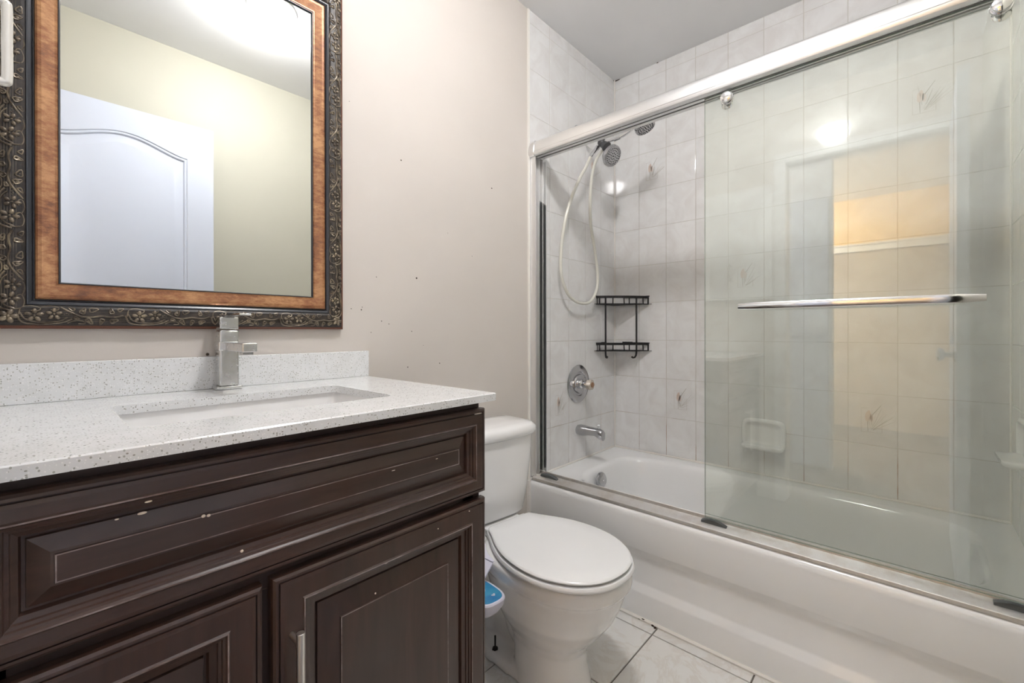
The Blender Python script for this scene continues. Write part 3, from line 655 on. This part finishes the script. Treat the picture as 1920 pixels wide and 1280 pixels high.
b = B(); rectloft(b, mx0, mx1, mz0, mz1, -.0005, [(.0565, .0145), (.058, .0225), (.061, .0245), (.066, .0243), (.084, .0175), (.087, .0172), (.0885, .0155)], 0, False); b.f.pop(); b.m.pop(); b.build('copper_inner_frame', 'copper', mi, ang=30)
b = B(); rectloft(b, mx0, mx1, mz0, mz1, -.0005, [(.0885, .0155), (.089, .0165), (.0905, .0165), (.092, .0120)], 0, False); b.f.pop(); b.m.pop(); b.build('inner_bead', 'cove', mi, ang=30)
b = B(); b.box(mx0+.091, mx1-.091, -.0095, -.012, mz0+.091, mz1-.091); b.build('mirror_glass', 'mirror', mi, smooth=False)
# carved scroll relief, one motif repeated round the band
orn = B()
def band_map(side, s_, t_, h):
    """s along the side, t from the outer edge (0) to the inner (1) of the carved band, h above it"""
    d_ = .0080+t_*.0365; y = -.0005-(.0195+.006*math.sin(math.pi*min(max(t_, 0), 1)))-h
    if side == 0: return (mx0+s_, y, mz0+d_)
    if side == 2: return (mx0+s_, y, mz1-d_)
    if side == 1: return (mx1-d_, y, mz0+s_)
    return (mx0+d_, y, mz0+s_)
def motif(side, s0, L, sg):
    W = .0365
    def P(a, t_, h=0): return band_map(side, s0+a*L, .5+(t_-.5)*sg, h)
    def curve(pts, r, h=.0008, n=5): orn.tube([P(p[0], p[1], h) for p in smoothpts([(x, y, 0) for x, y in pts], n)], r*1.6, 6)
    # two long oval loops and a tendril
    curve([(.02, .55), (.06, .16), (.16, .04), (.30, .05), (.42, .14), (.50, .32)], .0011)
    curve([(.05, .62), (.09, .30), (.18, .15), (.30, .13), (.40, .22), (.46, .40)], .0008)
    curve([(.04, .50), (.06, .86), (.14, .96), (.22, .86), (.20, .70), (.14, .72)], .0009)
    curve([(.22, .88), (.30, .98), (.38, .90), (.36, .76), (.31, .78)], .0009)
    curve([(.40, .92), (.48, .70), (.56, .50), (.66, .42), (.78, .50), (.90, .44), (1.0, .56)], .0011)
    curve([(.46, .10), (.52, .22), (.60, .20), (.62, .08), (.56, .06)], .0008)
    # flowers
    for (fa_, ft, rr) in ((.17, .48, .0086), (.34, .56, .0078)):
        for k in range(5):
            a = 2*math.pi*k/5+.3; c = P(fa_+math.cos(a)*rr*.95/L, ft+math.sin(a)*rr*.95/W, .0012)
            q = Matrix.Rotation(-a if side in (0, 2) else a+math.pi/2, 3, 'Y')
            orn.ell(c, rr*.62, .0024, rr*.40, q, 8, 5)
        orn.ell(P(fa_, ft, .0028), .0017, .0016, .0017, None, 8, 5)
    # lobed outlined leaves
    for (la, lt, ang, ln) in ((.60, .74, 60, .0115), (.70, .82, 15, .012), (.66, .22, -50, .0115), (.78, .20, -110, .010), (.88, .76, 100, .010), (.90, .22, 20, .011), (.50, .84, 150, .008), (.54, .36, -20, .007), (.97, .86, 30, .008)):
        pts = []
        for k in range(14):
            a = 2*math.pi*k/14; r = ln*.5*(1+.22*math.cos(3*a)); x = math.cos(a)*r*1.1; y = math.sin(a)*r*.62
            ca_, sa = math.cos(R(ang)), math.sin(R(ang)); pts.append(P(la+(x*ca_-y*sa)/L, min(1, max(.0, lt+(x*sa+y*ca_)/W)), .0012))
        orn.tube(pts, .0015, 6, closed=True)
        orn.ell(P(la, lt, .0004), ln*.30, .0012, ln*.22, None, 8, 5)
    for k in range(5): orn.ell(P(.43+.02*k, .55+.05*(k % 2), .0006), .0010, .0010, .0010, None, 6, 4)
W_, H_ = mx1-mx0, mz1-mz0
for side, ln, cnt in ((0, W_, 4), (2, W_, 4), (1, H_, 6), (3, H_, 6)):
    e = .030; L = (ln-2*e)/cnt
    for k in range(cnt): motif(side, e+k*L, L, 1 if k % 2 == 0 or side in (1, 3) else 1)
for sx_, sz_ in ((mx0, mz0), (mx1, mz0), (mx0, mz1), (mx1, mz1)):
    cx_ = sx_+(.0235 if sx_ == mx0 else -.0235); cz_ = sz_+(.0235 if sz_ == mz0 else -.0235)
    for k in range(5):
        a = 2*math.pi*k/5; q = Matrix.Rotation(-a, 3, 'Y'); orn.ell((cx_+.0075*math.cos(a), -.0268, cz_+.0075*math.sin(a)), .0062, .0024, .0042, q, 8, 5)
    orn.ell((cx_, -.029, cz_), .0026, .0018, .0026, None, 8, 5)
# fine hatch lines in the ground
for side, ln in ((0, W_), (2, W_), (1, H_), (3, H_)):
    for k in range(9):
        t_ = .10+.1*k; orn.tube([band_map(side, .02+t_*.02, t_, .0001), band_map(side, ln-.02-t_*.02, t_, .0001)], .00035, 4)
orn.build('carved_ornament', 'carved', gr_, ang=60)

# ---------------------------------------------------------------- medicine cabinet on the left wall, only its pull is in view
mc = thing('side_cabinet', 'shallow white wall cabinet on the left wall with a glossy D-shaped pull', 'cabinet', (XL, -.34, 1.25))
b = B(); b.box(XL+.0005, -2.322, -.10, -.62, 1.25, 1.95); b.build('cabinet_body', 'trimwhite', mc, smooth=False, bevel=.002)
b = B(); b.box(-2.3215, -2.306, -.098, -.622, 1.248, 1.952); cdr = b.build('cabinet_door', 'trimwhite', mc, smooth=False, bevel=.002)
b = B(); hy_ = -.385; px_ = -2.2708; za, zb = Z(.984), Z(1.088)
b.tube(smoothpts([(-2.3065, hy_, za+.006), (-2.290, hy_, za+.004), (px_-.003, hy_, za), (px_, hy_, za+.008), (px_, hy_, (za+zb)/2), (px_, hy_, zb-.008), (px_-.003, hy_, zb), (-2.290, hy_, zb-.004), (-2.3065, hy_, zb-.006)], 6), .0053, 12)
b.build('door_pull', 'pearl', cdr)

# ---------------------------------------------------------------- toilet (local frame: -y is forward, wall at y = 0)
to = thing('toilet', 'white two-piece toilet with closed lid between the vanity and the tub', 'toilet', (-1.140, 0, 0), R(-6.5))
def egg(v0, v1, hw, z, n=48, p=2.3, vm=None, cx_=0):
    """outline: back at v0, front at v1, widest at vm"""
    vm = vm if vm is not None else v0+(v1-v0)*.47; pts = []
    for k in range(n):
        a = 2*math.pi*k/n; co, si = math.cos(a), math.sin(a)
        e = 2/p; x = hw*math.copysign(abs(co)**e, co)
        y = (v1-vm)*abs(si)**(2/2.0) if si > 0 else -(vm-v0)*abs(si)**(2/2.6)
        pts.append((cx_+x, -(vm+y), z))
    return pts
b = B()
b.loft([egg(.34, .585, .100, 0), egg(.34, .582, .096, .03), egg(.335, .570, .090, .08), egg(.33, .568, .091, .12), egg(.32, .585, .104, .155), egg(.30, .622, .130, .195), egg(.28, .655, .153, .24), egg(.26, .678, .166, .29), egg(.25, .690, .172, .325), egg(.245, .694, .174, .336), egg(.24, .705, .181, .345), egg(.24, .707, .183, .365), egg(.24, .703, .181, .380), egg(.25, .690, .170, .3855)])
b.loft([egg(.03, .40, .095, .315, p=5, vm=.2), egg(.02, .40, .112, .345, p=5, vm=.2), egg(.02, .40, .115, .372, p=5, vm=.2), egg(.025, .39, .110, .377, p=5, vm=.2)])
b.loft([egg(.07, .44, .030, .01, p=4), egg(.10, .44, .036, .2, p=4), egg(.10, .44, .055, .33, p=4)])
b.tube(smoothpts([(0, -.50, .13), (0, -.42, .085), (0, -.35, .095), (0, -.31, .16), (0, -.285, .225), (0, -.24, .265), (0, -.195, .24), (0, -.17, .17), (0, -.165, .09), (0, -.165, .02)], 5), .060, 18)
b.loft([egg(.07, .50, .105, 0, p=3), egg(.07, .50, .105, .018, p=3), egg(.08, .49, .095, .03, p=3)])
bo = b.build('bowl', 'porcelain', to, local=True)
rm = bo.modifiers.new('remesh', 'REMESH'); rm.mode = 'VOXEL'; rm.voxel_size = .0055; rm.use_smooth_shade = True
sm = bo.modifiers.new('smooth', 'SMOOTH'); sm.factor = .5; sm.iterations = 6
def rbox(hw, v0, v1, z, p=6, n=48, bow=0):
    pts = []; vm = (v0+v1)/2; hv = (v1-v0)/2; e = 2/p
    for k in range(n):
        a = 2*math.pi*k/n; co, si = math.cos(a), math.sin(a); x = hw*math.copysign(abs(co)**e, co); y = hv*math.copysign(abs(si)**e, si)
        if y > 0: y += bow*(1-(x/hw)**2)-bow*.5
        pts.append((x, -(vm+y), z))
    return pts
b = B(); b.loft([rbox(.120, .025, .165, .374), rbox(.145, .02, .182, .380), rbox(.156, .018, .190, .392, bow=.01), rbox(.172, .016, .198, .48, bow=.016), rbox(.188, .014, .205, .60, bow=.02), rbox(.193, .013, .207, .665, bow=.02)])
b.build('tank', 'porcelain', to, ang=60, local=True)
b = B(); b.loft([rbox(.196, .010, .212, .666, bow=.02), rbox(.203, .008, .218, .672, bow=.022), rbox(.205, .007, .220, .684, bow=.022), rbox(.202, .009, .217, .697, bow=.022), rbox(.192, .016, .206, .706, bow=.02), rbox(.170, .03, .185, .711, bow=.02), rbox(.1, .07, .14, .713)])
b.build('tank_lid', 'porcelain', to, ang=60, local=True)
b = B(); b.cyl((-.165, -.205, .62), (-.165, -.235, .62), .010, n=16); b.tube([(-.165, -.232, .62), (-.11, -.238, .614)], .007, 10); b.build('flush_lever', 'chrome', to, local=True)
HALF = [(.045, .2585), (.082, .259), (.0955, .270), (.110, .300), (.137, .350), (.160, .405), (.1725, .465), (.1735, .525), (.161, .585), (.131, .640), (.088, .680), (.042, .699)]
def lidshape(e, z):
    P = [(0, .258)]+HALF+[(0, .703)]+[(-x, v) for x, v in reversed(HALF)]
    c = (0, .48); out = []
    for p in smoothpts([(x, v, 0) for x, v in P], 4, True):
        d_ = Vector((p.x-c[0], p.y-c[1])); L_ = d_.length; d_ *= (L_+e)/L_
        out.append((c[0]+d_.x, -(c[1]+d_.y), z))
    return out
b = B(); b.loft([lidshape(.003, .3862), lidshape(.007, .389), lidshape(.008, .394), lidshape(.004, .3995)])
b.build('seat', 'seat', to, ang=50, local=True)
b = B(); b.loft([lidshape(-.006, .4035), lidshape(-.002, .4055), lidshape(0, .4095), lidshape(-.003, .4128), lidshape(-.008, .4142), lidshape(-.06, .4155)])
b.build('lid', 'seat', to, ang=50, local=True)
for x in (-.07, .07): b = B(); b.box(x-.02, x+.02, -.235, -.262, .378, .402); b.build('seat_hinge', 'seat', to, local=True, bevel=.004, seg=3)
b = B(); b.cyl((-.082, -.286, .02), (-.082, -.286, .072), .0028, n=10); b.lathe([(0, 0), (.011, 0), (.011, .003), (.008, .009), (0, .010)], (-.082, -.286, .026), (0, 0, 1), 6); b.build('floor_bolt', 'darkbolt', to, local=True)
# bidet control
bd = thing('bidet_attachment', 'white bidet attachment with a blue control face beside the toilet seat', 'bidet', (-1.42, -.40, Z(-.06)))
b = B(); cb = Vector((-1.425, -.395, 0)); Ax = Vector((-.10, -.99, 0)).normalized(); Sx = Vector((Ax.y, -Ax.x, 0))
def ob(a, c_, z, p=3.2, n=40):
    return [tuple(cb+Ax*(a*math.copysign(abs(math.cos(2*math.pi*k/n))**(2/p), math.cos(2*math.pi*k/n)))+Sx*(c_*math.copysign(abs(math.sin(2*math.pi*k/n))**(2/p), math.sin(2*math.pi*k/n)))+Vector((0, 0, z))) for k in range(n)]
zz = Z(-.05)
b.loft([ob(.020, .018, zz-.050), ob(.045, .034, zz-.042), ob(.060, .043, zz-.022), ob(.064, .046, zz-.004), ob(.062, .044, zz)]); bb = b.build('control_body', 'whiteplastic', bd)
b = B(); b.loft([ob(.057, .039, zz+.0002), ob(.056, .038, zz+.0012)]); b.build('control_face', 'blue', bb)
b = B(); b.lathe([(.015, 0), (.018, 0), (.018, .0012), (.015, .0012), (.015, 0)], tuple(cb+Ax*-.008+Sx*.006+Vector((0, 0, zz+.001))), (0, 0, 1), 28); b.build('dial_ring', 'whiteplastic', bb)
b = B(); b.lathe([(0, 0), (.0135, 0), (.0125, .010), (0, .011)], tuple(cb+Ax*-.008+Sx*.006+Vector((0, 0, zz+.001))), (0, 0, 1), 28)
b.build('dial', 'whiteplastic', bb)
b = B(); dp_ = cb+Ax*.034+Sx*-.012
for dx, dy, r in ((0, 0, .004), (.0035, .0025, .0028), (-.0035, .002, .0026)): b.lathe([(0, 0), (r, 0), (r, .0008), (0, .0008)], (dp_.x+dx, dp_.y+dy, zz+.0012), (0, 0, 1), 12)
b.build('splash_symbol', 'whiteplastic', bb)
b = B(); b.add([(-1.36, -.27, .3765), (-1.30, -.27, .3765), (-1.30, -.37, .3765), (-1.36, -.37, .3765), (-1.36, -.27, .3835), (-1.30, -.27, .3835), (-1.30, -.37, .3835), (-1.36, -.37, .3835)], [(0, 1, 2, 3), (4, 5, 6, 7), (0, 1, 5, 4), (1, 2, 6, 5), (2, 3, 7, 6), (3, 0, 4, 7)])
b.loft([[(-1.355, -.272, .382), (-1.355, -.368, .382), (-1.355, -.368, .377), (-1.355, -.272, .377)], [(-1.40, -.30, .360), (-1.40, -.38, .360), (-1.40, -.38, .355), (-1.40, -.30, .355)], [(-1.42, -.34, zz-.002), (-1.42, -.40, zz-.002), (-1.42, -.40, zz-.008), (-1.42, -.34, zz-.008)]])
b.build('mounting_arm', 'whiteplastic', bd, smooth=False)

# ---------------------------------------------------------------- open bathroom door behind the camera (seen in the mirror)
LX0, LY0 = XL+.004, -1.400; LX1, LY1 = -1.628, -1.388
an = math.atan2(LY1-LY0, LX1-LX0); LW = math.hypot(LX1-LX0, LY1-LY0)
do = bpy.data.objects.new('door_1', None); S.collection.objects.link(do); do.location = (LX0, LY0, 0); do.rotation_euler = (0, 0, an); struct(do)
ORG['door_1'] = Vector((0, 0, 0))
# leaf in local coordinates: x along, face at y = 0 looking to +y, thickness behind
zb0, zt0 = .01, 2.062
def arch(x0, x1, zlow, zc, zp, ins, n=40):
    """closed outline of an arch-top panel, inset by ins"""
    xa, xb = x0+ins, x1-ins; pts = [(xa, zlow+ins), (xb, zlow+ins)]
    for k in range(n+1):
        t_ = k/n; x = xb+(xa-xb)*t_; s_ = (1-math.cos(2*math.pi*t_))/2
        pts.append((x, zc+(zp-zc)*(s_**.8)-ins))
    return pts
b = B(); Nn = 43
def outl(pts, y): return [(x, y, z) for x, z in pts]
def rect_pts(x0, x1, z0, z1, n=40):
    pts = [(x0, z0), (x1, z0)]
    for k in range(n+1): pts.append((x1+(x0-x1)*k/n, z1))
    return pts
b.box(0, LW, -.035, -.0125, zb0, zt0)
def panel(b, x0, x1, zl, zc, zp, ox0, ox1, oz0, oz1):
    A = [outl(rect_pts(ox0, ox1, oz0, oz1), 0)]
    for ins, y in ((0, 0), (.004, -.004), (.008, -.002), (.012, -.003), (.016, -.009), (.022, -.009), (.050, -.001), (.054, -.0005)): A.append(outl(arch(x0, x1, zl, zc, zp, ins), y))
    b.loft(A, cap0=False, cap1=True)
st_ = .13
panel(b, st_+.005, LW-st_+.022, .98, Z(1.505), Z(1.563), 0, LW, .90, zt0)
panel(b, st_+.005, LW-st_+.022, .22, .80, .80, 0, LW, zb0, .90)
b.loft([[(0, 0, zb0), (LW, 0, zb0), (LW, 0, zt0), (0, 0, zt0)], [(0, -.013, zb0), (LW, -.013, zb0), (LW, -.013, zt0), (0, -.013, zt0)]], cap0=False, cap1=False)
lf = b.build('door_leaf', 'doorwhite', do, local=True, ang=25)
b = B(); b.lathe([(0, 0), (.030, 0), (.028, .006), (.012, .010), (.010, .030), (.022, .036), (.028, .048), (.024, .054), (.010, .058), (0, .058)], (LW-.055, .0005, .95), (0, 1, 0), 28); b.build('door_knob', 'chrome', lf, local=True)
# white door standing in the hall
b = B(); b.box(-3.245, -3.225, -.80, -.10, .02, 2.05); h2 = struct(b.build('door_2', 'doorwhite', smooth=False, bevel=.002))
b = B(); rectpts = None
for z0, z1 in ((.2, .85), (1.0, 1.9)):
    b.box(-3.2255, -3.219, -.70, -.66, z0, z1); b.box(-3.2255, -3.219, -.24, -.20, z0, z1); b.box(-3.2255, -3.219, -.66, -.24, z1-.04, z1); b.box(-3.2255, -3.219, -.66, -.24, z0, z0+.04)
b.build('door_moulding', 'doorwhite', h2, smooth=False, bevel=.002)

# ---------------------------------------------------------------- ceiling lamps, those in the hall added for their light
def ceiling_lamp(name, lab, x, y, mk, power, col, r=.15):
    cl = thing(name, lab, 'lamp', (x, y, CEIL))
    b = B(); b.lathe([(0, 0), (r*1.12, 0), (r*1.14, -.012), (r*1.08, -.020), (0, -.020)], (x, y, CEIL-.0005), (0, 0, 1), 40); b.build('lamp_base', 'trimwhite', cl)
    b = B(); b.lathe([(r*.80, -.0205), (r*.98, -.030), (r, -.040)]+[(r*math.cos(R(a)), -.040-r*.78*math.sin(R(a))) for a in range(10, 90, 10)]+[(0, -.040-r*.78)], (x, y, CEIL), (0, 0, 1), 48); b.build('glass_dome', mk, cl)
ceiling_lamp('ceiling_light', 'round frosted dome light glowing on the bathroom ceiling, seen in the mirror', *LAMP, 'dome', 0, None, .086)
ceiling_lamp('ceiling_light', 'added warm dome light, out of sight, to brighten the hall outside the door', -4.4, .3, 'addedwarm', 0, None, .17)  # unseen lamp, added to light the hall wall mirrored in the shower glass

ceiling_lamp('ceiling_light', 'added cool white dome light, out of sight, to brighten the white hall door', -2.85, .25, 'addedcool', 0, None, .10)  # unseen lamp, added so the white hall door is lit
